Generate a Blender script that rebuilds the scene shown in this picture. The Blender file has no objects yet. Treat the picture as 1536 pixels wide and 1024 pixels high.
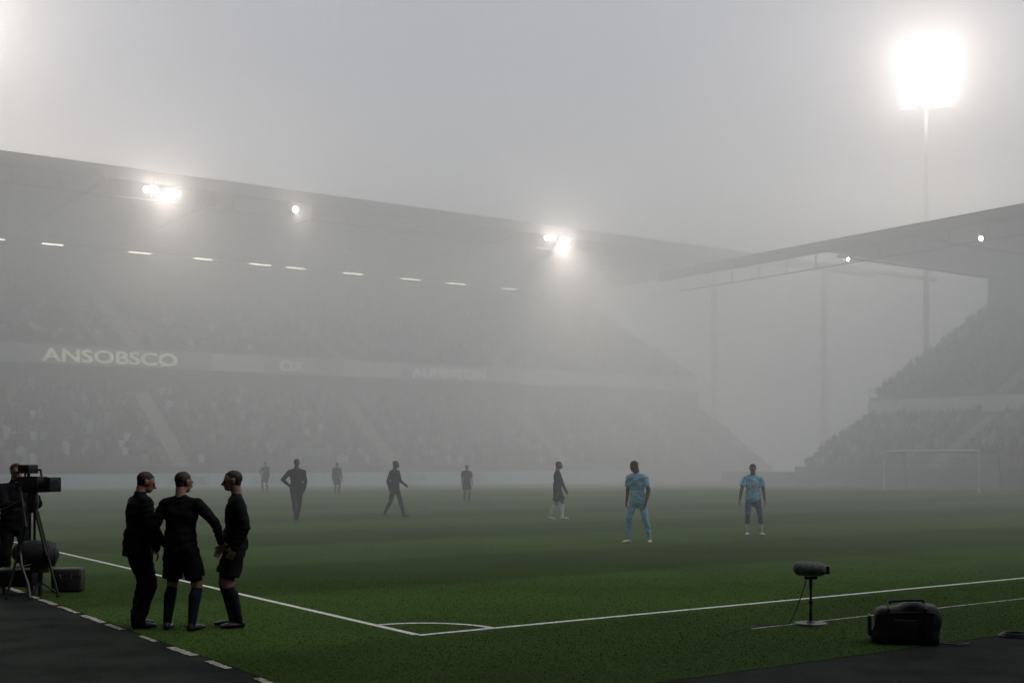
import bpy, math, random, bmesh
import numpy as np
from mathutils import Vector, Matrix
random.seed(7); rng=np.random.default_rng(7)
sc=bpy.context.scene
sc.view_settings.view_transform='Standard'
try: sc.view_settings.look='None'
except: pass
sc.view_settings.exposure=0
COL=sc.collection
ANG=math.radians(34.85)
CORNER=Vector((-1.0,13.13,0))
M=Matrix.Translation(CORNER)@Matrix.Rotation(ANG,4,'Z')   # stadium frame: x=along touchline, y=across pitch

# ---------------- materials
def mat(name,color,rough=0.7,var=0.0,vscale=8,bump=0,bscale=60,metal=0,emit=None,estr=0,spec=None):
    m=bpy.data.materials.new(name); m.use_nodes=True
    nt=m.node_tree; b=nt.nodes['Principled BSDF']
    b.inputs['Base Color'].default_value=(*color,1); b.inputs['Roughness'].default_value=rough
    b.inputs['Metallic'].default_value=metal
    if spec is not None: b.inputs['Specular IOR Level'].default_value=spec
    if emit: 
        b.inputs['Emission Color'].default_value=(*emit,1); b.inputs['Emission Strength'].default_value=estr
        m.cycles.emission_sampling='NONE'
    tc=nt.nodes.new('ShaderNodeTexCoord')
    if var>0:
        n=nt.nodes.new('ShaderNodeTexNoise'); n.inputs['Scale'].default_value=vscale; n.inputs['Detail'].default_value=6
        nt.links.new(tc.outputs['Object'],n.inputs['Vector'])
        r=nt.nodes.new('ShaderNodeMapRange'); r.inputs[1].default_value=.3; r.inputs[2].default_value=.7
        r.inputs[3].default_value=1-var; r.inputs[4].default_value=1+var
        nt.links.new(n.outputs['Fac'],r.inputs[0])
        v=nt.nodes.new('ShaderNodeVectorMath'); v.operation='SCALE'; v.inputs[0].default_value=color
        nt.links.new(r.outputs[0],v.inputs['Scale']); nt.links.new(v.outputs[0],b.inputs['Base Color'])
    if bump>0:
        n=nt.nodes.new('ShaderNodeTexNoise'); n.inputs['Scale'].default_value=bscale; n.inputs['Detail'].default_value=5
        nt.links.new(tc.outputs['Object'],n.inputs['Vector'])
        bp=nt.nodes.new('ShaderNodeBump'); bp.inputs['Strength'].default_value=bump; bp.inputs['Distance'].default_value=.02
        nt.links.new(n.outputs['Fac'],bp.inputs['Height']); nt.links.new(bp.outputs[0],b.inputs['Normal'])
    return m
M_conc=mat('concrete',(.13,.13,.127),.9,.3,.6)
M_dark=mat('dark_cladding',(.05,.052,.055),.8,.3,.5)
M_steel=mat('roof_steel',(.05,.053,.057),.7,.2,1)
M_fascia=mat('fascia_white',(.4,.41,.4),.7,.15,.5,emit=(.9,1,.95),estr=.05)  # faint glow added, since little light reaches the fascia under the roof
M_letter=mat('letter_cream',(.75,.74,.6),.6,.3,1.5,emit=(1,.98,.75),estr=.36)  # added glow brightens the banner letters in the roof's shade
M_letter2=mat('letter_pale',(.7,.72,.7),.6,.3,1.5,emit=(.95,1,1),estr=.22)  # same added glow, weaker, for the paler banner letters
M_letterd=mat('letter_dark',(.12,.16,.2),.6)
M_step=mat('aisle_concrete',(.33,.33,.32),.9,.2,2)
M_paint=mat('line_paint',(.72,.75,.70),.8,.35,30)
M_worn=mat('worn_paint',(.36,.36,.30),.9,.7,18)
M_board=mat('advert_board',(.26,.37,.46),.5,.3,.15,emit=(.6,.8,.95),estr=.07)  # boards lightened by a faint bluish glow put into the material
M_black=mat('black_plastic',(.012,.013,.014),.45,.2,20,.2,80)
M_case=mat('case_fabric',(.012,.013,.014),.6,.4,14,.6,50)
M_metal=mat('grey_metal',(.12,.12,.125),.35,.1,10,metal=.8)
M_fur=mat('mic_windshield',(.17,.185,.19),.8,.5,40,1,90)
M_glass=mat('lens_glass',(.02,.02,.03),.08)
M_goal=mat('goal_white',(.85,.85,.85),.5,.05,3)
def emis(name,c,s):
    return mat(name,(.8,.8,.8),.5,emit=c,estr=s)
M_bulb=emis('floodlamp_glass',(1,.95,.86),160)
M_bulb2=emis('standlamp_glass',(1,.95,.85),120)
M_strip=emis('strip_lamp',(1,.93,.70),4)

# ---------------- helpers
def mesh_obj(name,verts,faces,m=None,parent=None,smooth=False,mw=None):
    me=bpy.data.meshes.new(name); me.from_pydata([tuple(v) for v in verts],[],faces); me.update()
    o=bpy.data.objects.new(name,me); COL.objects.link(o)
    if m: me.materials.append(m)
    if smooth: me.shade_smooth()
    if parent is not None: o.parent=parent
    elif mw is not None: o.matrix_world=mw
    return o
def empty(name,mw=None,loc=None,rz=0):
    o=bpy.data.objects.new(name,None); o.empty_display_size=.1; COL.objects.link(o)
    o.matrix_world = mw if mw is not None else Matrix.Translation(Vector(loc))@Matrix.Rotation(rz,4,'Z')
    return o
class MB:
    def __init__(s): s.v=[]; s.f=[]
    def box(s,x0,x1,y0,y1,z0,z1):
        n=len(s.v)
        s.v+= [(x0,y0,z0),(x1,y0,z0),(x1,y1,z0),(x0,y1,z0),(x0,y0,z1),(x1,y0,z1),(x1,y1,z1),(x0,y1,z1)]
        s.f+= [tuple(n+i for i in q) for q in ((0,3,2,1),(4,5,6,7),(0,1,5,4),(1,2,6,5),(2,3,7,6),(3,0,4,7))]
    def tube(s,a,b,r0,r1=None,seg=12,side=None,flat=1.0,caps=0):
        a=Vector(a);b=Vector(b); r1=r0 if r1 is None else r1
        d=(b-a); 
        if d.length<1e-6: d=Vector((0,0,1e-4))
        dn=d.normalized()
        sd=Vector(side) if side is not None else (Vector((1,0,0)) if abs(dn.x)<.8 else Vector((0,1,0)))
        sd=(sd-dn*sd.dot(dn)); sd.normalize(); ot=dn.cross(sd)
        rings=[]
        if caps:
            for k in range(caps):
                t=math.pi/2*(k/caps)
                rings.append((a-dn*r0*min(1,flat+.3)*math.cos(t), r0*math.sin(t) if k else r0*.12))
        rings.append((a,r0)); rings.append((b,r1))
        if caps:
            for k in range(caps-1,-1,-1):
                t=math.pi/2*(k/caps)
                rings.append((b+dn*r1*min(1,flat+.3)*math.cos(t), r1*math.sin(t) if k else r1*.12))
        n=len(s.v)
        for c,r in rings:
            for i in range(seg):
                an=2*math.pi*i/seg
                s.v.append(tuple(c+sd*(r*math.cos(an))+ot*(r*flat*math.sin(an))))
        for k in range(len(rings)-1):
            for i in range(seg):
                j=(i+1)%seg
                s.f.append((n+k*seg+i,n+k*seg+j,n+(k+1)*seg+j,n+(k+1)*seg+i))
        s.f.append(tuple(n+i for i in range(seg-1,-1,-1)))
        e=n+(len(rings)-1)*seg
        s.f.append(tuple(e+i for i in range(seg)))
    def path(s,pts,r,seg=8):
        for p,q in zip(pts,pts[1:]): s.tube(p,q,r,seg=seg,caps=2)
    def obj(s,name,m,parent=None,smooth=False,mw=None,bevel=0):
        o=mesh_obj(name,s.v,s.f,m,parent,smooth,mw)
        if bevel:
            b=o.modifiers.new('bevel','BEVEL'); b.width=bevel; b.segments=3; b.limit_method='ANGLE'
            o.data.shade_smooth()
        return o
def prof(mb,pts,u0,u1):
    n=len(mb.v); k=len(pts)
    for x in (u0,u1):
        for p in pts: mb.v.append((x,p[0],p[1]))
    for i in range(k):
        j=(i+1)%k; mb.f.append((n+i,n+k+i,n+k+j,n+j))
    mb.f.append(tuple(n+i for i in range(k))); mb.f.append(tuple(n+k+i for i in range(k-1,-1,-1)))
def text(name,s,size,parent,loc,rot,m,ext=.02,sx=1):
    c=bpy.data.curves.new(name,'FONT'); c.body=s; c.size=size; c.extrude=ext; c.offset=.02*size
    o=bpy.data.objects.new(name,c); COL.objects.link(o); c.materials.append(m)
    o.parent=parent; o.location=loc; o.rotation_euler=rot; o.scale=(sx,1,1)
    return o

# ---------------- ground
mg=mat('ground_tarmac',(.020,.027,.022),.95,.45,1.5,.8,60,spec=.1)
g=mesh_obj('ground',[(-900,-900,0),(900,-900,0),(900,900,0),(-900,900,0)],[(0,1,2,3)],mg)
mp=bpy.data.materials.new('pitch_grass'); mp.use_nodes=True; nt=mp.node_tree; b=nt.nodes['Principled BSDF']; b.inputs['Roughness'].default_value=.9
b.inputs['Specular IOR Level'].default_value=.05
tc=nt.nodes.new('ShaderNodeTexCoord'); sep=nt.nodes.new('ShaderNodeSeparateXYZ'); nt.links.new(tc.outputs['Object'],sep.inputs[0])
def math_n(op,a,bv):
    n=nt.nodes.new('ShaderNodeMath'); n.operation=op
    for i,x in enumerate((a,bv)):
        if x is None: continue
        if isinstance(x,(int,float)): n.inputs[i].default_value=x
        else: nt.links.new(x,n.inputs[i])
    return n.outputs[0]
def noise_n(scale,detail=4,rough=.6):
    n=nt.nodes.new('ShaderNodeTexNoise'); n.inputs['Scale'].default_value=scale; n.inputs['Detail'].default_value=detail; n.inputs['Roughness'].default_value=rough
    nt.links.new(tc.outputs['Object'],n.inputs['Vector']); return n.outputs['Fac']
n1=noise_n(.35,5); n2=noise_n(14,6,.7); n3=noise_n(70,3,.7)
yy=math_n('ADD',sep.outputs['Y'],math_n('MULTIPLY',noise_n(3),.25))
s=math_n('SINE',math_n('MULTIPLY',yy,math.pi/4.6),None)
s=math_n('MULTIPLY',s,5); 
cl=nt.nodes.new('ShaderNodeClamp'); cl.inputs['Min'].default_value=-1; cl.inputs['Max'].default_value=1; nt.links.new(s,cl.inputs['Value'])
f=math_n('ADD',math_n('MULTIPLY',cl.outputs[0],.19),1.0)
f=math_n('MULTIPLY',f,math_n('ADD',math_n('MULTIPLY',n2,1.6),.2))
f=math_n('MULTIPLY',f,math_n('ADD',math_n('MULTIPLY',n3,1.6),.2))
f=math_n('MULTIPLY',f,math_n('ADD',math_n('MULTIPLY',n1,1.0),.5))
vm=nt.nodes.new('ShaderNodeVectorMath'); vm.operation='SCALE'; vm.inputs[0].default_value=(.054,.108,.020); nt.links.new(f,vm.inputs['Scale'])
nt.links.new(vm.outputs[0],b.inputs['Base Color'])
bp=nt.nodes.new('ShaderNodeBump'); bp.inputs['Strength'].default_value=.9; bp.inputs['Distance'].default_value=.03
nt.links.new(math_n('ADD',n3,n2),bp.inputs['Height']); nt.links.new(bp.outputs[0],b.inputs['Normal'])
mb=MB(); mb.v=[(-2.4,-3.55,.004),(62,-3.55,.004),(62,69,.004),(-2.4,69,.004)]; mb.f=[(0,1,2,3)]
mb.obj('football_pitch',mp,mw=M)
# near grass blades, one mesh, thinning out with distance from the corner
Mi=M.inverted(); mi_=np.array(Mi)
NB=150000
Yb=9.6+14.4*rng.random(NB); Xb=(rng.random(NB)*2-1)*Yb*.46
U=mi_[0,0]*Xb+mi_[0,1]*Yb+mi_[0,3]; Vv=mi_[1,0]*Xb+mi_[1,1]*Yb+mi_[1,3]
edge=.10*rng.standard_normal(NB)
keep=(U>-2.42+edge*.5)&(Vv>-3.5+edge)&(rng.random(NB)<np.clip((24-Yb)/11,0,1)**1.3)
online=((np.abs(Vv)<.055)&(U>-.05))|((np.abs(U)<.055)&(Vv>-.05))
keep&=~(online&(rng.random(NB)<.8))
Xb=Xb[keep];Yb=Yb[keep];n_=len(Xb)
th=rng.random(n_)*2*math.pi; wd_=.003+.003*rng.random(n_); h_=.008+.013*rng.random(n_); lx=.016*rng.standard_normal(n_); ly=.016*rng.standard_normal(n_)
vv=np.empty((n_,3,3)); vv[:,0]=np.c_[Xb-np.cos(th)*wd_,Yb-np.sin(th)*wd_,np.full(n_,.003)]; vv[:,1]=np.c_[Xb+np.cos(th)*wd_,Yb+np.sin(th)*wd_,np.full(n_,.003)]; vv[:,2]=np.c_[Xb+lx,Yb+ly,h_]
me=bpy.data.meshes.new('grass'); me.from_pydata(vv.reshape(-1,3).tolist(),[],np.arange(n_*3).reshape(-1,3).tolist())
mgr=bpy.data.materials.new('grass_blades'); mgr.use_nodes=True; ng=mgr.node_tree; bb=ng.nodes['Principled BSDF']; bb.inputs['Roughness'].default_value=.9; bb.inputs['Specular IOR Level'].default_value=.05
ge=ng.nodes.new('ShaderNodeNewGeometry'); cr=ng.nodes.new('ShaderNodeValToRGB'); cr.color_ramp.elements[0].color=(.030,.060,.012,1); cr.color_ramp.elements[1].color=(.070,.120,.026,1)
ng.links.new(ge.outputs['Random Per Island'],cr.inputs[0]); ng.links.new(cr.outputs[0],bb.inputs['Base Color']); me.materials.append(mgr)
o=bpy.data.objects.new('grass',me); COL.objects.link(o)

root=empty('pitch_markings',M)
def strip(name,x0,x1,y0,y1,m=M_paint,z=.008): return mesh_obj(name,[(x0,y0,z),(x1,y0,z),(x1,y1,z),(x0,y1,z)],[(0,1,2,3)],m,root)
w=.09
strip('touchline',0,56,-w/2,w/2); strip('goal_line',-w/2,w/2,w/2+.001,68); strip('far_touchline',.06,56,68.001,68.1)
strip('far_goal_line',56.001,56+w,0,68)
strip('outer_line',3.3,60,-1.71,-1.66,M_worn)
R=.95; N=24; vs=[];fs=[]
for i in range(N+1):
    a=math.pi/2*i/N
    for r in (R-.04,R+.04): vs.append((r*math.cos(a)+0,r*math.sin(a)+0,.0115))
for i in range(N): fs.append((2*i,2*i+1,2*i+3,2*i+2))
mesh_obj('corner_arc',vs,fs,M_paint,root)
yv=-6.0
mb=MB()
while yv<9:
    L=random.uniform(.35,.9); k=6; wv=random.uniform(.03,.05)
    for i in range(k):
        n=len(mb.v); a0=yv+L*i/k; a1=yv+L*(i+1)/k-.004; j1=random.uniform(-.012,.012); j2=random.uniform(-.012,.012)
        mb.v+=[(-2.47-wv+j1,a0,.009),(-2.47+wv+j2,a0,.009),(-2.47+wv+j1,a1,.009),(-2.47-wv+j2,a1,.009)]; mb.f.append((n,n+1,n+2,n+3))
    yv+=L+random.uniform(.12,.7)
mb.obj('worn_edge_line',M_worn,root)

# ---------------- crowd
crowd_v=[];crowd_f=[]
def add_person_seat(x,y,z,sc_=1.0):
    n=len(crowd_v); w=.22*sc_; d=.13; h=random.uniform(.5,.62)
    if random.random()<.12: h+=.35
    dx=random.uniform(-.05,.05)
    for zz,ww,dd in ((0,w*.85,d*1.4),(h*.8,w,d),(h,w*.45,d*.6)):
        for a,b_ in ((-1,-1),(1,-1),(1,1),(-1,1)):
            crowd_v.append((x+a*ww+dx*zz,y+b_*dd,z+zz))
    for k in (0,4):
        for i in range(4):
            j=(i+1)%4; crowd_f.append((n+k+i,n+k+j,n+k+4+j,n+k+4+i))
    crowd_f.append((n+8,n+9,n+10,n+11))
    n=len(crowd_v); hz=z+h+.13; hx=x+dx*h*1.4; r=.105
    for p in ((0,0,-1.3),(1,0,0),(0,1,0),(-1,0,0),(0,-1,0),(0,0,1.2)): crowd_v.append((hx+p[0]*r,y+p[1]*r,hz+p[2]*r))
    for i in range(4):
        j=(i+1)%4; crowd_f.append((n,n+1+j,n+1+i)); crowd_f.append((n+5,n+1+i,n+1+j))

def stand(root,x0,x1,lower,upper,zf0,zf1,roof_front,roof_z,roof_back,aisles,truss=(None,None),xf=None,people=True):
    T=xf or (lambda p:p)
    def fin(mb,name,m,**k):
        mb.v=[T(p) for p in mb.v]; return mb.obj(name,m,root,**k)
    cp=[]
    for nm,(y0,z0,y1,z1) in (('lower_terrace',lower),('upper_terrace',upper)):
        rows=max(1,int(round((y1-y0)/.85))); dy=(y1-y0)/rows; dz=(z1-z0)/rows
        pts=[(y0,z0-1.2 if nm[0]=='l' else z0-.6)]
        for r in range(rows):
            pts+= [(y0+r*dy,z0+r*dz),(y0+(r+1)*dy,z0+r*dz)]
        pts+=[(y1,z1),(y1+.4,z1),(y1+.4,(z1-.8) if nm[0]=='u' else z0-1.2)]
        mb=MB(); prof(mb,pts,x0,x1); fin(mb,nm,M_conc)
        if not people: continue
        mb=MB()
        for ax in aisles:
            for r in range(rows*2):
                mb.box(ax-.6,ax+.6,y0+r*dy/2-.02,y0+(r+1)*dy/2-.02,z0+(r//2)*dz-.05,z0+r*dz/2+.14)
        fin(mb,nm+'_aisles',M_step)
        mb=MB()
        for r in range(rows):
            x=x0+.4
            while x<x1-.4:
                if min([abs(x-a) for a in aisles]+[99])>.9:
                    if random.random()<.82:
                        cp.append((x+random.uniform(-.08,.08),y0+(r+.55)*dy,z0+r*dz+.3))
                    else: mb.box(x-.2,x+.2,y0+(r+.75)*dy,y0+(r+.82)*dy,z0+r*dz+.35,z0+r*dz+.8)
                x+=.56
        if mb.v: fin(mb,nm+'_seats',mat('seat_blue',(.06,.1,.16),.5))
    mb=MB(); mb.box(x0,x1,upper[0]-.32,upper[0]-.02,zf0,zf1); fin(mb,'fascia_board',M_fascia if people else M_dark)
    mb=MB(); x=x0
    while x<x1: mb.box(x,x+.05,upper[0]-.17,upper[0]-.11,zf1,zf1+.95); x+=2
    mb.box(x0,x1,upper[0]-.18,upper[0]-.10,zf1+.955,zf1+1.0); fin(mb,'guard_rail',M_steel)
    mb=MB(); mb.box(x0,x1,lower[0]-.5,lower[0]-.2,0,lower[1]+.1); fin(mb,'front_wall',M_dark)
    mb=MB(); yb=upper[2]+.45
    mb.box(x0,x1,yb,yb+.3,0,roof_back[1]-.35)
    mb.box(x0,x1,lower[2]+.45,lower[2]+.55,0,zf0-.03)
    fin(mb,'back_wall',M_dark)
    yb=roof_back[0]
    mb=MB(); prof(mb,[(roof_front,roof_z-.25),(roof_front,roof_z),(yb,roof_back[1]+.1),(yb,roof_back[1]-.15)],x0,x1); fin(mb,'roof_slab',M_steel)
    a,b_=truss; a=x0 if a is None else a; b_=x1 if b_ is None else b_
    mb=MB(); mb.box(a,b_,roof_front-.35,roof_front-.05,roof_z-.75,roof_z+.12); mb.tube((a,roof_front-.2,roof_z-1.9),(min(b_,x1),roof_front-.2,roof_z-1.9),.05,seg=6)
    x=a
    while x<min(b_,x1)-4:
        mb.tube((x+3,roof_front-.2,roof_z-.75),(x+3,roof_front-.2,roof_z-1.9),.05,seg=5); x+=3
    fin(mb,'roof_edge_beam',M_steel)
    mb=MB(); x=x0+3
    while x<x1:
        mb.tube((x,roof_front,roof_z-1.2),(x,yb,roof_back[1]-1.0),.10,seg=6)
        mb.tube((x,upper[0]+.6,0),(x,upper[0]+.6,zf0-.0),.25,seg=8)
        x+=8.5
    fin(mb,'rafters_and_columns',M_steel)
    mb=MB(); prof(mb,[(lower[0],0),(lower[0],lower[1]),(lower[2],lower[3]),(lower[2],0)],x1+.02,x1+.25)
    prof(mb,[(upper[0],zf0),(upper[0],upper[1]+.2),(upper[2],upper[3]+.2),(upper[2]+.5,upper[3]+.2),(upper[2]+.5,0),(lower[2]+.6,0)],x1+.02,x1+.25)
    fin(mb,'end_wall',M_dark)
    for p in cp: crowd_pts.append(T(p))
crowd_pts=[]
st=empty('unseen_sky_blocker',M)
stand(st,-45,80,(70.5,1.4,79.5,7.0),(80.5,10.4,96.5,18.2),8.85,10.2,72,21.6,(99,21.4),[-28,-11,6,22.8,39.6,56,71],truss=(-45,97))
sgn=(math.pi/2,0,0)
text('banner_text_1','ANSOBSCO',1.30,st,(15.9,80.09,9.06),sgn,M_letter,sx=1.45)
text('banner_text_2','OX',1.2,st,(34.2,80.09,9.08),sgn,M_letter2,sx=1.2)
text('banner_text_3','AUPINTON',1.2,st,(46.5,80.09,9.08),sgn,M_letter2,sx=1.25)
mb=MB()
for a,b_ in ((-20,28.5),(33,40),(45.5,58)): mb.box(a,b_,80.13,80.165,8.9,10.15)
mb.obj('banner_panel',mat('banner_blue',(.2,.23,.25),.6,.2,.4,emit=(.7,.85,.85),estr=.04),st)  # panel also carries a slight added glow against the roof's shade
mb=MB()
for i,x in enumerate([4.2,9.4,14.4,18.8,25.6,31.0,36.0,39.4,45.0,51.0,56.0,62.4]):
    mb.box(x-.95,x+random.uniform(.6,1.1),88,88.25,18.75,18.85)
mb.obj('strip_lamps',M_strip,st)
mb=MB()
for x in np.arange(-30,79,7): mb.tube((x,88.1,18.95),(x,88.1,21.3),.05,seg=6)
mb.box(-44,79,87.9,88.3,18.88,18.98); mb.obj('lamp_gantry',M_steel,st)
st2=empty('unseen_sky_blocker',M)
def T2f(p): return (p[1],54-p[0],p[2])
stand(st2,0,75,(66,1.3,73.5,5.2),(74.5,7.0,90,15.2),5.5,6.7,67,18.6,(92,18.4),[12,29,46,63],truss=(-17,75),xf=T2f)
unseen_blocker1=empty('unseen_sky_blocker',M); T3=lambda p:(-p[1],p[0],p[2])  # unseen stand added behind the camera to block sky light
stand(unseen_blocker1,-40,75,(13,1.4,21,7),(22,10,36,18),8.7,10,11,20.5,(38,20.5),[],xf=T3,people=False)
unseen_blocker2=empty('unseen_sky_blocker',M); T4=lambda p:(-p[0],-p[1],p[2])  # second unseen stand, added to darken the foreground and near figures
stand(unseen_blocker2,-75,11,(18.5,1.4,26,7),(27,10,41,18),8.7,10,16,20.5,(43,20.5),[],xf=T4,people=False)
for (x,y,z) in crowd_pts: add_person_seat(x,y,z)
mc=bpy.data.materials.new('crowd_clothes'); mc.use_nodes=True; nt=mc.node_tree; b=nt.nodes['Principled BSDF']; b.inputs['Roughness'].default_value=.9
ge=nt.nodes.new('ShaderNodeNewGeometry'); cr=nt.nodes.new('ShaderNodeValToRGB'); cr.color_ramp.interpolation='CONSTANT'
els=[(0,(.015,.017,.022)),(.3,(.04,.04,.045)),(.5,(.09,.09,.1)),(.62,(.03,.04,.07)),(.72,(.26,.18,.15)),(.84,(.4,.41,.43)),(.9,(.07,.04,.035)),(.95,(.18,.24,.30))]
while len(cr.color_ramp.elements)<len(els): cr.color_ramp.elements.new(.5)
for e,(p,c) in zip(cr.color_ramp.elements,els): e.position=p; e.color=(*c,1)
nt.links.new(ge.outputs['Random Per Island'],cr.inputs[0]); nt.links.new(cr.outputs[0],b.inputs['Base Color'])
mesh_obj('crowd',crowd_v,crowd_f,mc,mw=M)

cr_=empty('corner_roof_frame',M)
mb=MB()
for (x,y,h) in ((93,91,23.6),(99,80,23)): mb.tube((x,y,0),(x,y,h),.4,.35,seg=10)
pts=[(81,97,21.0),(85,96,22.3),(89,94,23.3),(93,91,24),(97,86,24),(99,80,23.2),(98,72,21.5),(94,62,19.2)]
for p,q in zip(pts,pts[1:]):
    mb.tube(p,q,.25,seg=8)
mb.obj('columns_and_arch',M_steel,cr_)

ab=empty('advertising_board',M)
mb=MB(); x=-40
while x<60: mb.box(x+.03,x+5.97,69.3,69.42,.05,1.0); x+=6
mb.obj('panels',M_board,ab)
for i,s_ in enumerate(['MERIDIAN','NORTHGATE','ALDERTON','BRIXEN SANTO','RENTAL','SPORTBANK','UNITED','MERIDIAN','HARBOUR','ALDERTON','NORDIC','CITYLINE','TRUST','HOLM','BRIX','RENTAL']):
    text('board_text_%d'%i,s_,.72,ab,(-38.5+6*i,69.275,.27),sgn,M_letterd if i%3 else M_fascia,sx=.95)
ab=empty('advertising_board',M)
mb=MB(); y=0
while y<60: mb.box(63.5,63.62,y+.03,y+5.97,.05,1.0); y+=6
M_board2=mat('advert_board_dark',(.09,.11,.12),.5,.3,.15)
mb.obj('panels',M_board2,ab)
for i,s_ in enumerate(['TRUST','NORTHGATE','MERIDIAN','UNITED','RENTAL','BRIXEN','NORDIC','CITYLINE','HARBOUR','ALDER']):
    text('board_text_%d'%i,s_,.62,ab,(63.475,59-6*i,.3),(math.pi/2,0,-math.pi/2),M_letterd)

# goal
gl=empty('goal',M); mb=MB(); y0,y1=31.4,38.1; gx=56.05; Hh=2.44
mb.tube((gx,y0,0),(gx,y0,Hh),.06); mb.tube((gx,y1,0),(gx,y1,Hh),.06); mb.tube((gx,y0-.06,Hh),(gx,y1+.06,Hh),.06)
mb.obj('frame',M_goal,gl)
mb=MB()
for y in (y0,y1): mb.tube((gx,y,Hh),(gx+1.9,y,Hh*.95),.025,seg=6); mb.tube((gx+1.9,y,Hh*.95),(gx+2.2,y,0),.025,seg=6)
mb.tube((gx+1.9,y0,Hh*.95),(gx+1.9,y1,Hh*.95),.02,seg=6)
mb.obj('net_stanchions',M_metal,gl)
mb=MB()
for y in np.arange(y0,y1,.24): mb.tube((gx+1.9,y,Hh*.95),(gx+2.2,y,0),.006,seg=3); mb.tube((gx,y,Hh),(gx+1.9,y,Hh*.95),.006,seg=3)
for t in np.arange(0,1,.1): mb.tube((gx+1.9+.3*t,y0,Hh*.95*(1-t)),(gx+1.9+.3*t,y1,Hh*.95*(1-t)),.006,seg=3)
for y in (y0,y1):
    for t in np.arange(0.05,1,.1): mb.tube((gx,y,Hh*t),(gx+2.2-.3*t,y,Hh*.95*t),.006,seg=3)
    for t in np.arange(0.1,1,.12): mb.tube((gx+2*t,y,0),(gx+1.9*t,y,Hh*.97),.006,seg=3)
mb.obj('net',M_goal,gl)

# ---------------- lights
def point(name,loc,P,col,r,parent=None):
    l=bpy.data.lights.new(name,'POINT'); l.energy=P; l.color=col; l.shadow_soft_size=r
    o=bpy.data.objects.new(name,l); COL.objects.link(o); o.location=loc
    if parent: o.parent=parent
    return o
def spot(name,loc,d,P,col,ang,parent):
    l=bpy.data.lights.new(name,'SPOT'); l.energy=P; l.color=col; l.shadow_soft_size=.2; l.spot_size=math.radians(ang); l.spot_blend=1
    o=bpy.data.objects.new(name,l); COL.objects.link(o); o.location=loc; o.parent=parent
    o.rotation_euler=Vector(d).to_track_quat('-Z','Y').to_euler(); return o
WARM=(1,.88,.79)
def tower(x,y,h,face,P,SP,nx=5,nz=6):
    t=empty('floodlight_tower',loc=(x,y,0),rz=face)
    mb=MB(); mb.tube((0,0,0),(0,0,h-2.5),.36,.2,seg=14); mb.tube((0,0,h-2.5),(0,0,h+2.4),.12,seg=8); mb.obj('mast',mat('mast_grey',(.14,.14,.145),.7,.1,2),t)
    mb=MB(); W_=2.1; Z=2.55
    for i in range(nz): 
        z=h-Z+2*Z*i/(nz-1); mb.box(-W_-.25,W_+.25,-.3,-.18,z-.5,z-.42)
    for i in range(nx):
        x_=-W_+2*W_*i/(nx-1); mb.box(x_-.05,x_+.05,-.17,-.07,h-Z-.5,h+Z)
    mb.obj('lamp_frame',M_steel,t)
    mb=MB(); mh=MB()
    for i in range(nz):
        for j in range(nx):
            z=h-Z+2*Z*i/(nz-1); x_=-W_+2*W_*j/(nx-1)+(i%2)*.12
            if (i,j) in ((0,0),): continue
            mb.tube((x_,-.62,z-.06),(x_,-.66,z-.07),.13+.10*random.random(),seg=14)
            mh.tube((x_,-.15,z),(x_,-.6,z-.05),.15,.25,seg=12)
    mb.obj('lamps',M_bulb,t); mh.obj('lamp_housings',M_metal,t)
    for i,(a,b_) in enumerate(((-1.5,-1.9),(1.5,-1.9),(-1.5,1.9),(1.5,1.9))):
        point('floodlight_beam_%d'%(i+1),(a,-.95,h+b_),P/4,WARM,.15,t)
    spot('floodlight_beam_main',(0,-1,h),(0,-1,-.45),SP,WARM,130,t)
tower(38.9,115,37.9,math.radians(-12),42000,9000)
tower(-48,103,38.4,math.radians(20),50000,12000)
def cluster(u,v,z,n,P,SP=0,size=.16,gap=.8,rz=0):
    s_=empty('stand_floodlight',M@Matrix.Translation((u,v,z))@Matrix.Rotation(rz,4,'Z'))
    mb=MB(); mh=MB()
    for i in range(n):
        x_=(i-(n-1)/2)*gap
        mb.tube((x_,-.3,-.05),(x_,-.34,-.06),size,seg=12); mh.tube((x_,.1,0),(x_,-.28,-.04),size*.7,size*1.15,seg=12); mh.tube((x_,0,0),(x_,0,1.0),.03,seg=6)
    mh.box(-n*gap/2,n*gap/2,-.04,.04,.16,.24)
    mb.obj('lamps',M_bulb2,s_); mh.obj('housings',M_metal,s_)
    if P:
        k=[0] if n==1 else [-gap*n*.3,gap*n*.3]
        for i,x_ in enumerate(k): point('lamp_beam_%d'%(i+1),(x_,-.6,-.1),P/len(k),WARM,.08,s_)
    if SP: spot('lamp_beam_main',(0,-.6,-.2),(0,-.45,-1),SP,WARM,105,s_)
cluster(21.5,71.3,20.3,4,2200,3500,gap=.75)
cluster(31.4,71.3,20.2,1,500,900,.2)
cluster(55.3,71.3,20.5,4,3600,13000,gap=.78)
cluster(66.4,38.1,16.8,1,0,0,.15,rz=-math.pi/2); cluster(66.4,49.3,16.9,1,0,0,.12,rz=-math.pi/2)

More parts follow.
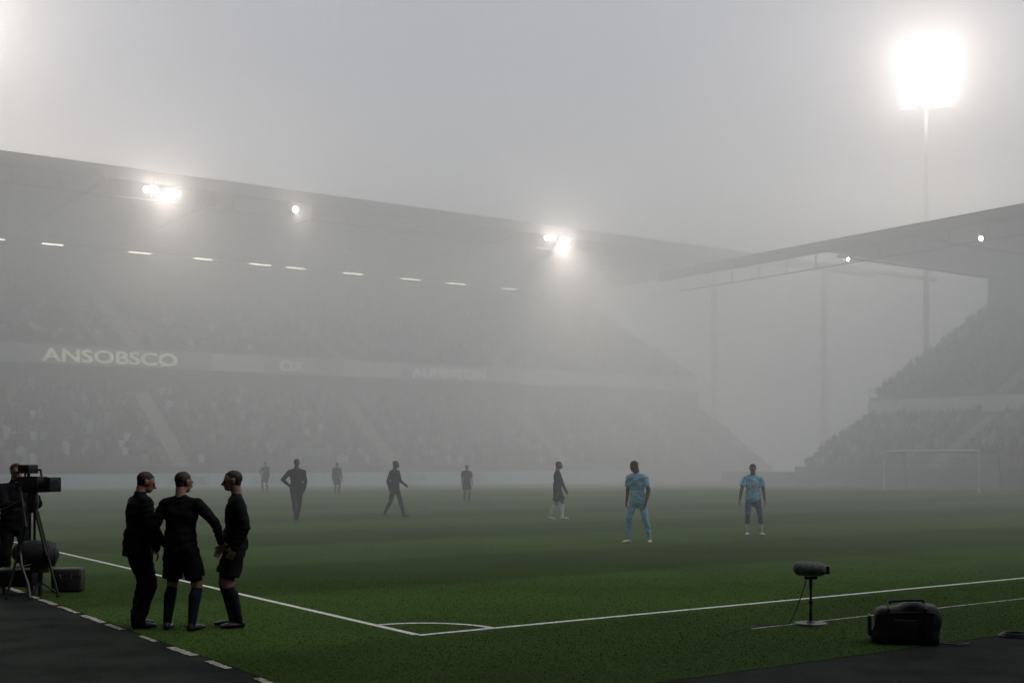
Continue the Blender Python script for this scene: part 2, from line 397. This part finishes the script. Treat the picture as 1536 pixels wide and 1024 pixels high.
# ---------------- fog
def fog(name,x0,x1,y0,y1,z0,z1,dens,g_,em=0,ecol=(1,1,1)):
    mb=MB(); mb.box(x0,x1,y0,y1,z0,z1); m=bpy.data.materials.new(name); m.use_nodes=True; nt=m.node_tree; nt.nodes.clear()
    o=nt.nodes.new('ShaderNodeOutputMaterial'); s_=nt.nodes.new('ShaderNodeVolumeScatter'); s_.inputs['Density'].default_value=dens; s_.inputs['Anisotropy'].default_value=g_
    e=nt.nodes.new('ShaderNodeEmission'); e.inputs['Color'].default_value=(*ecol,1); e.inputs['Strength'].default_value=em*dens  # self-glow stands in for light scattered repeatedly inside the fog
    a=nt.nodes.new('ShaderNodeAddShader'); nt.links.new(s_.outputs[0],a.inputs[0]); nt.links.new(e.outputs[0],a.inputs[1]); nt.links.new(a.outputs[0],o.inputs['Volume'])
    return mb.obj(name,m)
fog('fog_bank',-320,320,18,74,-1,26,.0215,.35,.045,(.90,1,.97))
fog('fog_bank',-320,320,74.01,380,-1,26,.043,.35,.17,(.95,1,.98))  # stronger added glow imitates sky light in the open corner
fog('fog_bank',-320,320,18,380,26.01,62,.011,.35,.32,(.90,.95,1.07))

# ---------------- world + sun
SAZ,SEL=100,48
wd=bpy.data.worlds.new('World'); sc.world=wd; wd.use_nodes=True; nt=wd.node_tree; bg=nt.nodes['Background']
sk=nt.nodes.new('ShaderNodeTexSky'); sk.sky_type='NISHITA'; sk.sun_disc=False; sk.sun_elevation=math.radians(SEL); sk.sun_rotation=math.radians(SAZ); sk.dust_density=4
hs=nt.nodes.new('ShaderNodeHueSaturation'); hs.inputs['Saturation'].default_value=.5
nt.links.new(sk.outputs[0],hs.inputs['Color']); nt.links.new(hs.outputs[0],bg.inputs['Color']); bg.inputs['Strength'].default_value=.088
sl=bpy.data.lights.new('sun','SUN'); sl.energy=.3; sl.angle=math.radians(30); sl.color=(1,.97,.93)
so=bpy.data.objects.new('sun',sl); COL.objects.link(so)
az=math.radians(SAZ); el=math.radians(SEL)
dirv=Vector((math.sin(az)*math.cos(el),math.cos(az)*math.cos(el),math.sin(el)))
so.rotation_euler=(-dirv).to_track_quat('-Z','Y').to_euler()

# ---------------- people
def two_bone(a,c,l1,l2,hint):
    d=c-a; L=min(d.length,(l1+l2)*.999); dn=d.normalized(); c=a+dn*L
    x=(l1*l1-l2*l2+L*L)/(2*L); h=math.sqrt(max(0,l1*l1-x*x)); hv=Vector(hint); hv=hv-dn*hv.dot(dn); hv.normalize()
    return a+dn*x+hv*h, c
def cloth(n,c,r=.9): return mat(n,c,r,.25,9,.6,14,spec=.15)
SK=mat('skin',(.30,.18,.13),.6,.12,20); SKD=mat('skin_brown',(.14,.08,.055),.6,.12,20)
HB=mat('hair_dark',(.02,.017,.015),.7,.3,60); HBR=mat('hair_brown',(.03,.02,.014),.7,.3,60)
EYE=mat('eye_dark',(.02,.015,.015),.2); LIP=mat('lips',(.25,.1,.09),.5)
BLK=cloth('cloth_black',(.008,.009,.011)); BLK2=cloth('cloth_charcoal',(.020,.022,.025)); NAVY=cloth('cloth_navy',(.010,.014,.026))
SKY=cloth('jersey_sky_blue',(.38,.75,1.0)); LBL=cloth('trousers_pale_blue',(.30,.55,.78)); SLATE=cloth('trousers_slate_blue',(.12,.20,.30))
WHT=cloth('sock_white',(.75,.77,.78)); SHOEB=mat('boot_black',(.015,.015,.015),.4); SHOEY=mat('boot_pale_yellow',(.8,.78,.45),.45); SHOEW=mat('boot_white',(.7,.7,.7),.45)
def person(name,loc,yaw,H,o,P,vox=.010):
    X=Vector((1,0,0)); V=Vector; prims=[]; BK=[P.get('bulk',1.1)]
    def pr(a,b,ra,rb,m,side=X,flat=1,caps=3,bias=0): prims.append((V(a),V(b),ra*BK[0],rb*BK[0],m,V(side),flat,caps,bias))
    ln=P.get('lean',(0,0)); pel=V((*P.get('hip',(0,0)),.95)); up=lambda t,z:pel+V((ln[0]*t,ln[1]*t,z))
    big=1.08 if o.get('jacket') else 1
    neck=up(1,.56); sh_yaw=math.radians(P.get('twist',0)); RS=Matrix.Rotation(sh_yaw,3,'Z'); SX=RS@X
    sm=o['shirt']; bm=o['bottom']
    pr(up(0,-.05),up(.1,.08),.152,.152,bm,flat=.70)
    pr(up(.1,.06),up(.35,.2),.155*big,.150*big,sm,flat=.70)
    pr(up(.35,.2),up(.68,.36),.15*big,.178*big,sm,side=SX,flat=.64)
    pr(up(.68,.34),up(.85,.42),.178*big,.155*big,sm,side=SX,flat=.62)
    pr(up(-.05,-.06 if not o.get('jacket') else -.13),up(.3,.18),.172*big,.160*big,sm,flat=.74,caps=0)
    sh={}
    for s in (1,-1):
        sh[s]=up(.93,.48)+RS@V((s*.195,0,0))
        pr(sh[s],up(.85,.40),.062*big,.10,sm)
        pr(neck+RS@V((s*.03,.01,-.03)),sh[s]+V((0,0,.0)),.055,.056*big,sm)
    hp=math.radians(P.get('hpitch',5)); hy=math.radians(P.get('hyaw',0)); HR=Matrix.Rotation(hy,3,'Z')@Matrix.Rotation(hp,3,'X')
    hb=neck+V((0,-.025,.070))+HR@V((0,-.01,0))
    BK[0]=1.04
    pr(neck+V((0,.012,-.04)),hb+HR@V((0,.03,.03)),.062,.056,o['skin'])
    if o.get('jacket'): pr(neck+V((0,.01,-.03)),neck+V((0,-.003,.035)),.078,.070,sm,caps=0)
    hl=lambda x,y,z:hb+HR@V((x,y,z)); HX=HR@X; HY=HR@V((0,1,0))
    pr(hl(0,-.012,.12),hl(0,.025,.125),.075,.073,o['skin'],side=HX,flat=1.12)
    pr(hl(0,.012,.148),hl(0,.036,.136),.075,.079,o['hair'],side=HX,flat=1.0,bias=.006)
    pr(hl(0,.045,.13),hl(0,.05,.085),.070,.06,o['hair'],side=HX,flat=.8,bias=.006)
    pr(hl(0,-.035,.172),hl(0,.0,.182),.046,.050,o['hair'],side=HX,flat=.7)
    pr(hl(0,-.04,.125),hl(0,-.048,.035),.063,.048,o['skin'],side=HX,flat=.85,bias=.003)
    pr(hl(0,-.01,.035),hl(0,-.066,.018),.048,.03,o['skin'],side=HX,flat=.8)
    pr(hl(0,-.098,.10),hl(0,-.118,.068),.009,.016,o['skin'],side=HX)
    pr(hl(-.036,-.088,.118),hl(.036,-.088,.118),.013,.013,o['skin'])
    pr(hl(-.018,-.094,.042),hl(.018,-.094,.042),.009,.009,LIP,bias=.004)
    for s in (1,-1):
        pr(hl(s*.030,-.094,.10),hl(s*.032,-.094,.1),.011,.011,EYE,bias=.004)
        pr(hl(s*.078,.004,.078),hl(s*.082,.012,.112),.016,.02,o['skin'],side=HY,flat=.5,bias=.002)
    for s,k in ((1,'L'),(-1,'R')):
        BK[0]=P.get('bulk',1.1)
        hip=pel+V((s*.09,0,-.03)); fx,fy=P.get('foot'+k,(s*.11,0)); lift=P.get('lift'+k,0); pitch=P.get('heel'+k,0)
        ank=V((fx,fy,.085+lift)); ty=math.radians(P.get('toe'+k,s*12)); fd=V((math.sin(ty),-math.cos(ty),0)); kd=P.get('knee'+k,(s*.15+math.sin(ty)*.6,-1,0))
        knee,ank=two_bone(hip,ank,.435,.432,kd); bk=V((0,.018,0))
        if o['legs']=='trousers':
            pr(hip,knee,.098,.074,bm); pr(knee,ank+V((0,0,.02)),.073,.066,bm); pr(ank+V((0,0,.10)),ank+V((0,0,-.035)),.066,.070,bm,caps=0)
        elif o['legs']=='tight':
            pr(hip,knee,.09,.060,bm); c=knee.lerp(ank,.3)+bk; pr(knee,c,.056,.060,bm); pr(c,ank.lerp(knee,.12),.060,.040,bm); pr(ank.lerp(knee,.42),ank,.052,.042,o['sock'],bias=.002)
        else:
            kk=hip.lerp(knee,.78); pr(hip,kk,.100,.102,bm,caps=0); pr(hip,knee,.085,.056,o['skin'],bias=-.004)
            c=knee.lerp(ank,.3)+bk; pr(knee+V((0,0,-.0)),knee.lerp(ank,.1),.054,.052,o['skin']); pr(knee.lerp(ank,.12),c,.055,.062,o['sock'],bias=.001); pr(c,ank,.061,.040,o['sock'])
        z0=-.05; sd=V((math.cos(ty),math.sin(ty),0)); tip=V((0,0,-pitch))
        heel=ank-fd*.035+V((0,0,z0)); ball=ank+fd*.12+V((0,0,z0-.004))+tip*.7; toe=ank+fd*.185+V((0,0,z0-.008))+tip
        BK[0]=1
        pr(heel,ball,.041,.047,o['shoe'],side=sd,flat=.74); pr(ball,toe,.046,.034,o['shoe'],side=sd,flat=.66); pr(ank,heel,.040,.04,o['shoe'])
        BK[0]=P.get('bulk',1.1)
        W=V(P.get('wrist'+k,(s*.27,-.06,.86))); el=P.get('elb'+k,(s*.5,1,-.2))
        elb,W=two_bone(sh[s],W,.295,.262,el)
        if o['sleeve']=='long':
            pr(sh[s],elb,.062*big,.052*big,sm); pr(elb,W,.052*big,.037*big,sm)
        else:
            ss=sh[s].lerp(elb,.68); pr(sh[s],ss,.064,.070,sm,caps=0,bias=.001); pr(sh[s],elb,.052,.041,o['skin'],bias=-.004); pr(elb,W,.042,.028,o['skin'])
        BK[0]=1
        d=(W-elb).normalized(); n=V(P.get('palm'+k,(-s,0,0))); n=(n-d*n.dot(d)).normalized(); l=d.cross(n).normalized()
        if l.dot(V((0,-1,0)))<0: l=-l
        hm=o['skin']
        pr(W-d*.01,W+d*.075,.034,.040,hm,side=l,flat=.42)
        cu=P.get('curl'+k,.45)
        for i,fl in enumerate((.9,.99,.93,.75)):
            p=W+d*.082+l*((1.5-i)*.0215); dd=d.copy()
            for sg,(ll,rr) in enumerate(((.042,.0105),(.028,.0098),(.022,.009))):
                a_=cu*(.6+.5*sg); dd=(dd*math.cos(a_)+n*math.sin(a_)*1).normalized(); q=p+dd*ll*fl; pr(p,q,rr,rr*.93,hm); p=q
        p=W+d*.02+l*.026; q=p+(l*.75+d*.75+n*.25)*.036; pr(p,q,.014,.012,hm); q2=q+(d*.95+l*.2+n*.35)*.034; pr(q,q2,.012,.0095,hm)
    mb=MB()
    for a,b_,ra,rb,m,side,flat,caps,bias in prims: mb.tube(a,b_,ra,rb,seg=16,side=side if abs((b_-a).normalized().dot(side))<.95 else None,flat=flat,caps=caps)
    ob=mesh_obj(name+'_tmp',mb.v,mb.f)
    r=ob.modifiers.new('r','REMESH'); r.mode='VOXEL'; r.voxel_size=vox
    s_=ob.modifiers.new('s','SMOOTH'); s_.factor=.5; s_.iterations=3 if vox<.009 else 2
    dgr=bpy.context.evaluated_depsgraph_get(); me=bpy.data.meshes.new_from_object(ob.evaluated_get(dgr)); bpy.data.objects.remove(ob)
    nf=len(me.polygons); fc=np.empty(nf*3); me.polygons.foreach_get('center',fc); fc=fc.reshape(-1,3)
    mats=[]; best=np.full(nf,1e9); idx=np.zeros(nf,int)
    for a,b_,ra,rb,m,side,flat,caps,bias in prims:
        if m not in mats: mats.append(m)
        a=np.array(a);d=np.array(b_)-a; L=max(np.linalg.norm(d),1e-5); dn=d/L
        sd=np.array(side); 
        if abs(dn@sd)>=.95: sd=np.array((0,1.,0)) if abs(dn[0])>.8 else np.array((1.,0,0))
        sd=sd-dn*(sd@dn); sd/=np.linalg.norm(sd); ot=np.cross(dn,sd)
        q=fc-a; t=q@dn; tcl=np.clip(t,0,L); ax=t-tcl; rr=ra+(rb-ra)*tcl/L
        k=1 if caps else 2.5
        dist=np.sqrt((q@sd)**2+(ax*k)**2+((q@ot)/flat)**2)-rr-bias
        u=dist<best; best[u]=dist[u]; idx[u]=mats.index(m)
    for m in mats: me.materials.append(m)
    nv=len(me.vertices); co=np.empty(nv*3); me.vertices.foreach_get('co',co); co=co.reshape(-1,3); no=np.empty(nv*3); me.vertices.foreach_get('normal',no); no=no.reshape(-1,3)
    wgt=np.zeros(nv); skinny=[i for i,m in enumerate(mats) if m in (BLK,BLK2,SKY,LBL,SLATE)]
    isc=np.isin(idx,skinny)
    lv=np.empty(len(me.loops),dtype=np.int32); me.loops.foreach_get('vertex_index',lv); lt=np.empty(nf,dtype=np.int32); me.polygons.foreach_get('loop_total',lt)
    wgt[lv]=np.repeat(isc,lt)
    ph=random.random()*6
    fold=np.sin(co[:,2]*42+co[:,0]*25*np.sin(co[:,2]*9+ph)+co[:,1]*18+ph)*.0045+np.sin(co[:,2]*17-co[:,0]*30+ph*2)*.004
    co+=no*(fold*wgt)[:,None]; me.vertices.foreach_set('co',co.ravel())
    me.polygons.foreach_set('material_index',idx.astype(np.int32)); me.shade_smooth(); me.update(); me.name=name
    ob=bpy.data.objects.new(name,me); COL.objects.link(ob)
    ob.matrix_world=Matrix.Translation(V((loc[0],loc[1],.006)))@Matrix.Rotation(math.radians(yaw),4,'Z')@Matrix.Scale(H/1.8,4)
    return ob
def outfit(shirt,bottom,legs='shorts',sleeve='long',skin=SK,hair=HB,sock=BLK,shoe=SHOEB,**k): return dict(shirt=shirt,bottom=bottom,legs=legs,sleeve=sleeve,skin=skin,hair=hair,sock=sock,shoe=shoe,**k)
person('match_official',(-4.22,13.81),128,1.75,outfit(BLK,BLK,'trousers','long',hair=HBR,jacket=True),
  dict(bulk=1.22,footL=(.11,-.04),footR=(-.14,.05),toeL=10,toeR=-22,wristL=(.20,-.20,.95),wristR=(-.26,-.12,.92),elbL=(.7,1,0),elbR=(-1,.6,0),hpitch=18,hyaw=-14,lean=(0,-.03),palmL=(-.6,.8,0),palmR=(.6,.8,0)),.0075)
person('referee',(-3.66,13.54),168,1.75,outfit(BLK,BLK,'shorts','long',hair=HBR,sock=NAVY),
  dict(bulk=1.15,footL=(.17,0),footR=(-.15,.03),toeL=14,toeR=-14,wristR=(-.41,-.16,1.00),elbR=(-1,.3,-.3),wristL=(.22,-.06,.96),elbL=(.7,.9,0),palmL=(-.9,.3,0),palmR=(0,-1,0),hpitch=8,hyaw=-24),.0075)
person('referee',(-3.12,13.81),-72,1.76,outfit(BLK,BLK,'shorts','long',hair=HBR,sock=NAVY),
  dict(bulk=1.15,footL=(.10,.03),footR=(-.10,-.02),toeL=8,toeR=-10,wristR=(-.25,-.12,.92),elbR=(-.3,1,0),wristL=(.27,-.03,.93),elbL=(.6,1,0),hpitch=4,hyaw=-6,lean=(0,.01)),.0075)
person('camera_operator',(-7.40,18.2),40,1.83,outfit(BLK,BLK,'trousers','long',jacket=True),
  dict(bulk=1.15,footL=(.12,-.1),footR=(-.13,.08),wristL=(.18,-.42,1.32),wristR=(-.05,-.42,1.22),elbL=(.5,.2,-1),elbR=(-.6,.2,-1),hpitch=8,hyaw=6,lean=(0,-.05)),.009)
PB=dict(vox=.010)
person('football_player',(-6.53,37.1),15,1.92,outfit(BLK2,BLK2,'tight','long',sock=BLK,skin=SKD),
  dict(footL=(.03,.12),footR=(-.02,-.16),toeL=5,toeR=-5,wristR=(-.20,-.05,1.03),elbR=(-1,.25,0),wristL=(.19,-.14,.90),elbL=(.8,.6,0),hpitch=10,hyaw=10,lean=(0,-.03)),**PB)
person('football_player',(-3.89,40.6),62,1.86,outfit(BLK2,BLK2,'tight','long',sock=BLK,skin=SKD),
  dict(footL=(.08,-.30),footR=(-.08,.32),liftR=.05,heelR=.06,wristL=(.24,-.25,1.02),wristR=(-.26,.02,.90),elbL=(.4,1,0),hpitch=6,hyaw=10),**PB)
person('football_player',(1.44,38.8),80,1.84,outfit(BLK2,BLK2,'shorts','long',sock=WHT,shoe=SHOEW,skin=SK),
  dict(footL=(.07,-.14),footR=(-.10,.24),liftR=.03,heelR=.04,wristL=(.25,-.22,.90),wristR=(-.25,-.02,.88),hpitch=8,hyaw=0),**PB)
person('football_player',(2.87,27.85),-35,1.88,outfit(SKY,LBL,'tight','short',sock=LBL,shoe=SHOEY,skin=SKD),
  dict(footL=(.22,.12),footR=(-.18,-.10),toeL=30,toeR=-10,wristR=(-.22,-.12,.90),wristL=(.25,-.10,.90),hpitch=32,hyaw=-12,lean=(0,-.07)),.009)
pl=person('football_player',(6.02,30.6),-8,1.79,outfit(SKY,SLATE,'tight','short',sock=WHT,shoe=SHOEW,skin=SK,hair=HBR),
  dict(footL=(.20,.02),footR=(-.12,0),toeL=22,toeR=-14,wristR=(-.33,-.10,.90),wristL=(.29,-.06,.88),elbL=(1,.4,0),elbR=(-1,.4,0),hpitch=16,hyaw=-14),.009)
text('shirt_number','19',.24,pl,(-.125,-.150,1.13),(math.pi/2,0,0),WHT,ext=.02)
person('football_player',(-14.5,72),-20,1.78,outfit(BLK2,BLK2,'shorts','long'),dict(footL=(.14,0),footR=(-.12,-.1),wristR=(-.2,-.05,1.02),elbR=(-1,.2,0)),**PB)
person('football_player',(-9.5,66.4),30,1.76,outfit(BLK2,BLK2,'shorts','long'),dict(footL=(.08,-.05),footR=(-.08,.04)),**PB)
person('football_player',(-2.06,55.7),20,1.66,outfit(BLK2,BLK2,'shorts','short'),dict(footL=(.06,-.15),footR=(-.07,.15)),**PB)

# ---------------- broadcast camera on tripod
tv=empty('broadcast_camera',loc=(-6.60,16.85,0),rz=math.radians(-28))
mb=MB(); mb.box(-.20,.20,-.09,.09,1.44,1.66); mb.box(-.28,-.20,-.07,.07,1.46,1.58); mb.box(-.12,.16,-.105,-.09,1.48,1.62); mb.obj('body',M_black,tv,bevel=.012)
mb=MB(); mb.tube((.20,0,1.55),(.27,0,1.55),.06,.075,seg=20); mb.tube((.27,0,1.55),(.34,0,1.55),.075,.085,seg=20); mb.obj('lens',M_black,tv)
mb=MB(); mb.box(.33,.45,-.10,.10,1.45,1.65); mb.obj('matte_box',M_black,tv,bevel=.008)
mb=MB(); mb.tube((.451,0,1.55),(.454,0,1.55),.065,seg=20); mb.obj('lens_glass',M_glass,tv)
mb=MB(); mb.box(-.10,.12,-.17,-.0,1.70,1.82); mb.box(.0,.04,-.1,-.06,1.66,1.70); mb.obj('viewfinder',M_black,tv,bevel=.012)
mb=MB(); mb.path([(-.15,0,1.66),(-.12,0,1.74),(.16,0,1.75),(.18,0,1.66)],.015); mb.obj('handle',M_black,tv)
mb=MB(); mb.tube((0,0,1.30),(0,0,1.44),.09,.07,seg=16); mb.tube((0,0,1.16),(0,0,1.30),.07,.085,seg=16); mb.path([(-.05,.02,1.36),(-.35,-.1,1.18),(-.55,-.16,1.08)],.014); mb.path([(-.05,-.05,1.36),(-.3,-.25,1.2),(-.5,-.34,1.12)],.014)
for a in (20,140,260):
    c,s2=math.cos(math.radians(a)),math.sin(math.radians(a))
    for o_ in (-.03,.03): mb.tube((c*.06-s2*o_,s2*.06+c*o_,1.18),(c*.22-s2*o_,s2*.22+c*o_,.58),.018,seg=8)
    mb.tube((c*.21,s2*.21,.62),(c*.38,s2*.38,.02),.017,seg=8); mb.tube((c*.38,s2*.38,0),(c*.38,s2*.38,.03),.03,seg=10)
    mb.tube((0,0,.45),(c*.27,s2*.27,.42),.01,seg=6)
mb.obj('tripod',M_black,tv)
mb=MB(); mb.path([(-.1,-.12,1.5),(.03,-.18,1.25),(.1,-.2,.98),(.02,-.18,.8),(-.06,-.16,.66),(.05,-.22,.45),(.22,-.26,.2),(.3,-.3,.03)],.022); mb.obj('cable',M_black,tv)
eq=empty('equipment_case',loc=(-6.36,17.55,0),rz=.15)
mb=MB(); mb.box(-.21,.21,-.16,.16,.01,.34); mb.obj('body',M_case,eq,bevel=.035)
mb=MB(); mb.path([(-.08,-.165,.25),(-.07,-.19,.2),(.07,-.19,.2),(.08,-.165,.25)],.01); mb.box(-.212,.212,-.163,.163,.22,.235); mb.obj('handle_and_lid_seam',M_black,eq)
eq=empty('equipment_case',loc=(-6.95,17.2,0),rz=-.1)
mb=MB(); mb.box(-.32,.30,-.18,.18,.12,.36); mb.obj('body',M_case,eq,bevel=.03)
mb=MB()
for x in (-.27,.26):
    for y in (-.14,.14): mb.tube((x,y,0),(x,y,.13),.02,seg=8)
mb.box(-.322,.302,-.182,.182,.27,.285); mb.obj('legs_and_seam',M_black,eq)
mn=empty('monitor_with_rain_hood',loc=(-6.55,17.0,0),rz=math.radians(15))
mb=MB(); mb.tube((-.2,0,.60),(.05,0,.58),.17,.20,seg=24,caps=3); mb.tube((.05,0,.58),(.20,0,.58),.20,.17,seg=24); mb.obj('hood',M_case,mn,smooth=True)
mb=MB(); mb.tube((.201,0,.58),(.205,0,.58),.15,seg=24); mb.obj('screen',M_glass,mn)
mb=MB(); mb.box(-.12,.12,-.1,.1,.33,.42); mb.tube((0,0,0),(0,0,.34),.03,seg=8)
for a in (0,120,240):
    mb.tube((0,0,.2),(.25*math.cos(math.radians(a)),.25*math.sin(math.radians(a)),.01),.014,seg=6)
mb.obj('stand',M_black,mn)
# ---------------- pitchside microphone
mi=empty('pitchside_microphone',loc=(3.41,13.98,0),rz=math.radians(-4))
mb=MB(); mb.tube((-.115,0,.645),(.10,0,.635),.083,.078,seg=32,caps=6)
o=mb.obj('windshield',M_fur,mi,smooth=True)
mb=MB(); mb.box(.155,.205,-.03,.03,.585,.675); mb.tube((-.06,0,.54),(.06,0,.54),.018,seg=10,caps=2); mb.tube((0,0,.42),(0,0,.55),.02,seg=10)
mb.tube((0,0,.02),(0,0,.44),.014,seg=10); mb.tube((0,0,.02),(0,0,.16),.021,seg=10); mb.tube((0,0,.24),(0,0,.28),.026,seg=10)
mb.path([(-.07,0,.57),(-.04,0,.54)],.008); mb.path([(.07,0,.57),(.04,0,.54)],.008)
mb.obj('stem_and_mount',M_black,mi)
mb=MB(); mb.tube((0,0,.008),(0,0,.028),.19,.18,seg=36); mb.tube((0,0,.028),(0,0,.05),.06,.03,seg=20); mb.obj('base',mat('base_steel',(.05,.05,.052),.5,.2,12,metal=.4),mi)
mb=MB(); mb.path([(-.05,-.02,.53),(-.09,-.03,.40),(-.14,-.03,.25),(-.20,-.04,.10),(-.26,-.06,.018),(-.45,-.1,.014),(-.7,-.3,.014),(-1.0,-.75,.014)],.006,6); mb.obj('cable',M_black,mi)
# ---------------- kit bag
bgx=empty('equipment_bag',loc=(4.05,12.62,0),rz=math.radians(-14))
bag=bpy.data.meshes.new('bag_body')
bm=bmesh.new(); bmesh.ops.create_cube(bm,size=1); bmesh.ops.subdivide_edges(bm,edges=bm.edges[:],cuts=9,use_grid_fill=True)
for v in bm.verts:
    x,y,z=v.co; e=7; m_=max(abs(x),abs(y),abs(z)); n=((abs(2*x)**e+abs(2*y)**e+abs(2*z)**e)**(1/e))/(2*m_); x,y,z=x/n,y/n,z/n
    z+=.5
    v.co=(x*.70*(1-.13*z)+.03*z+.016*math.sin(9*z+5*x), y*.36*(1-.1*z)+.014*math.sin(11*x+3*z), z*(.41+.05*x)+.022*math.sin(9*x+1)*z)
bm.to_mesh(bag); bm.free(); bag.materials.append(M_case); bag.shade_smooth()
o=bpy.data.objects.new('bag_body',bag); COL.objects.link(o); o.parent=bgx
mb=MB(); mb.path([(-.17,-.02,.38),(-.15,-.02,.425),(.0,-.02,.44),(.17,-.02,.445),(.19,-.02,.40)],.014); mb.path([(-.28,-.165,.30),(-.1,-.175,.325),(.1,-.178,.335),(.28,-.165,.33)],.009)
mb.path([(-.2,-.185,.02),(-.19,-.185,.2),(-.17,-.165,.36),(-.17,-.1,.40)],.013); mb.path([(.2,-.185,.02),(.2,-.185,.2),(.19,-.165,.37),(.19,-.1,.41)],.013)
mb.obj('straps_and_zip',M_black,bgx)
mb=MB(); mb.box(-.12,.12,-.205,-.175,.06,.26); mb.box(-.372,-.335,-.1,.1,.08,.28); mb.obj('pocket',M_case,bgx,bevel=.01)
mb=MB(); mb.path([(.30,-.05,.02),(.5,-.1,.012),(.62,0,.012),(.5,.08,.012)],.008,6); mb.obj('strap_end',M_black,bgx)
pm=empty('cable_coil',loc=(5.37,13.05,0))
mb=MB()
for k in range(3):
    pts=[((.17-.02*k)*math.cos(a),(.15-.02*k)*math.sin(a),.014+.013*k) for a in np.linspace(0,2*math.pi,20)]
    mb.path(pts,.009,6)
mb.path([(.17,0,.014),(.6,-.1,.012),(1.2,.1,.012)],.008,6); mb.obj('coil',M_black,pm)

# ---------------- camera
cd=bpy.data.cameras.new('camera'); co=bpy.data.objects.new('camera',cd); COL.objects.link(co); sc.camera=co
co.location=(0,0,1.88); co.rotation_euler=(math.pi/2,0,0); cd.sensor_width=36; cd.lens=43.05; cd.shift_y=178/1536; cd.clip_end=3000; cd.clip_start=.1
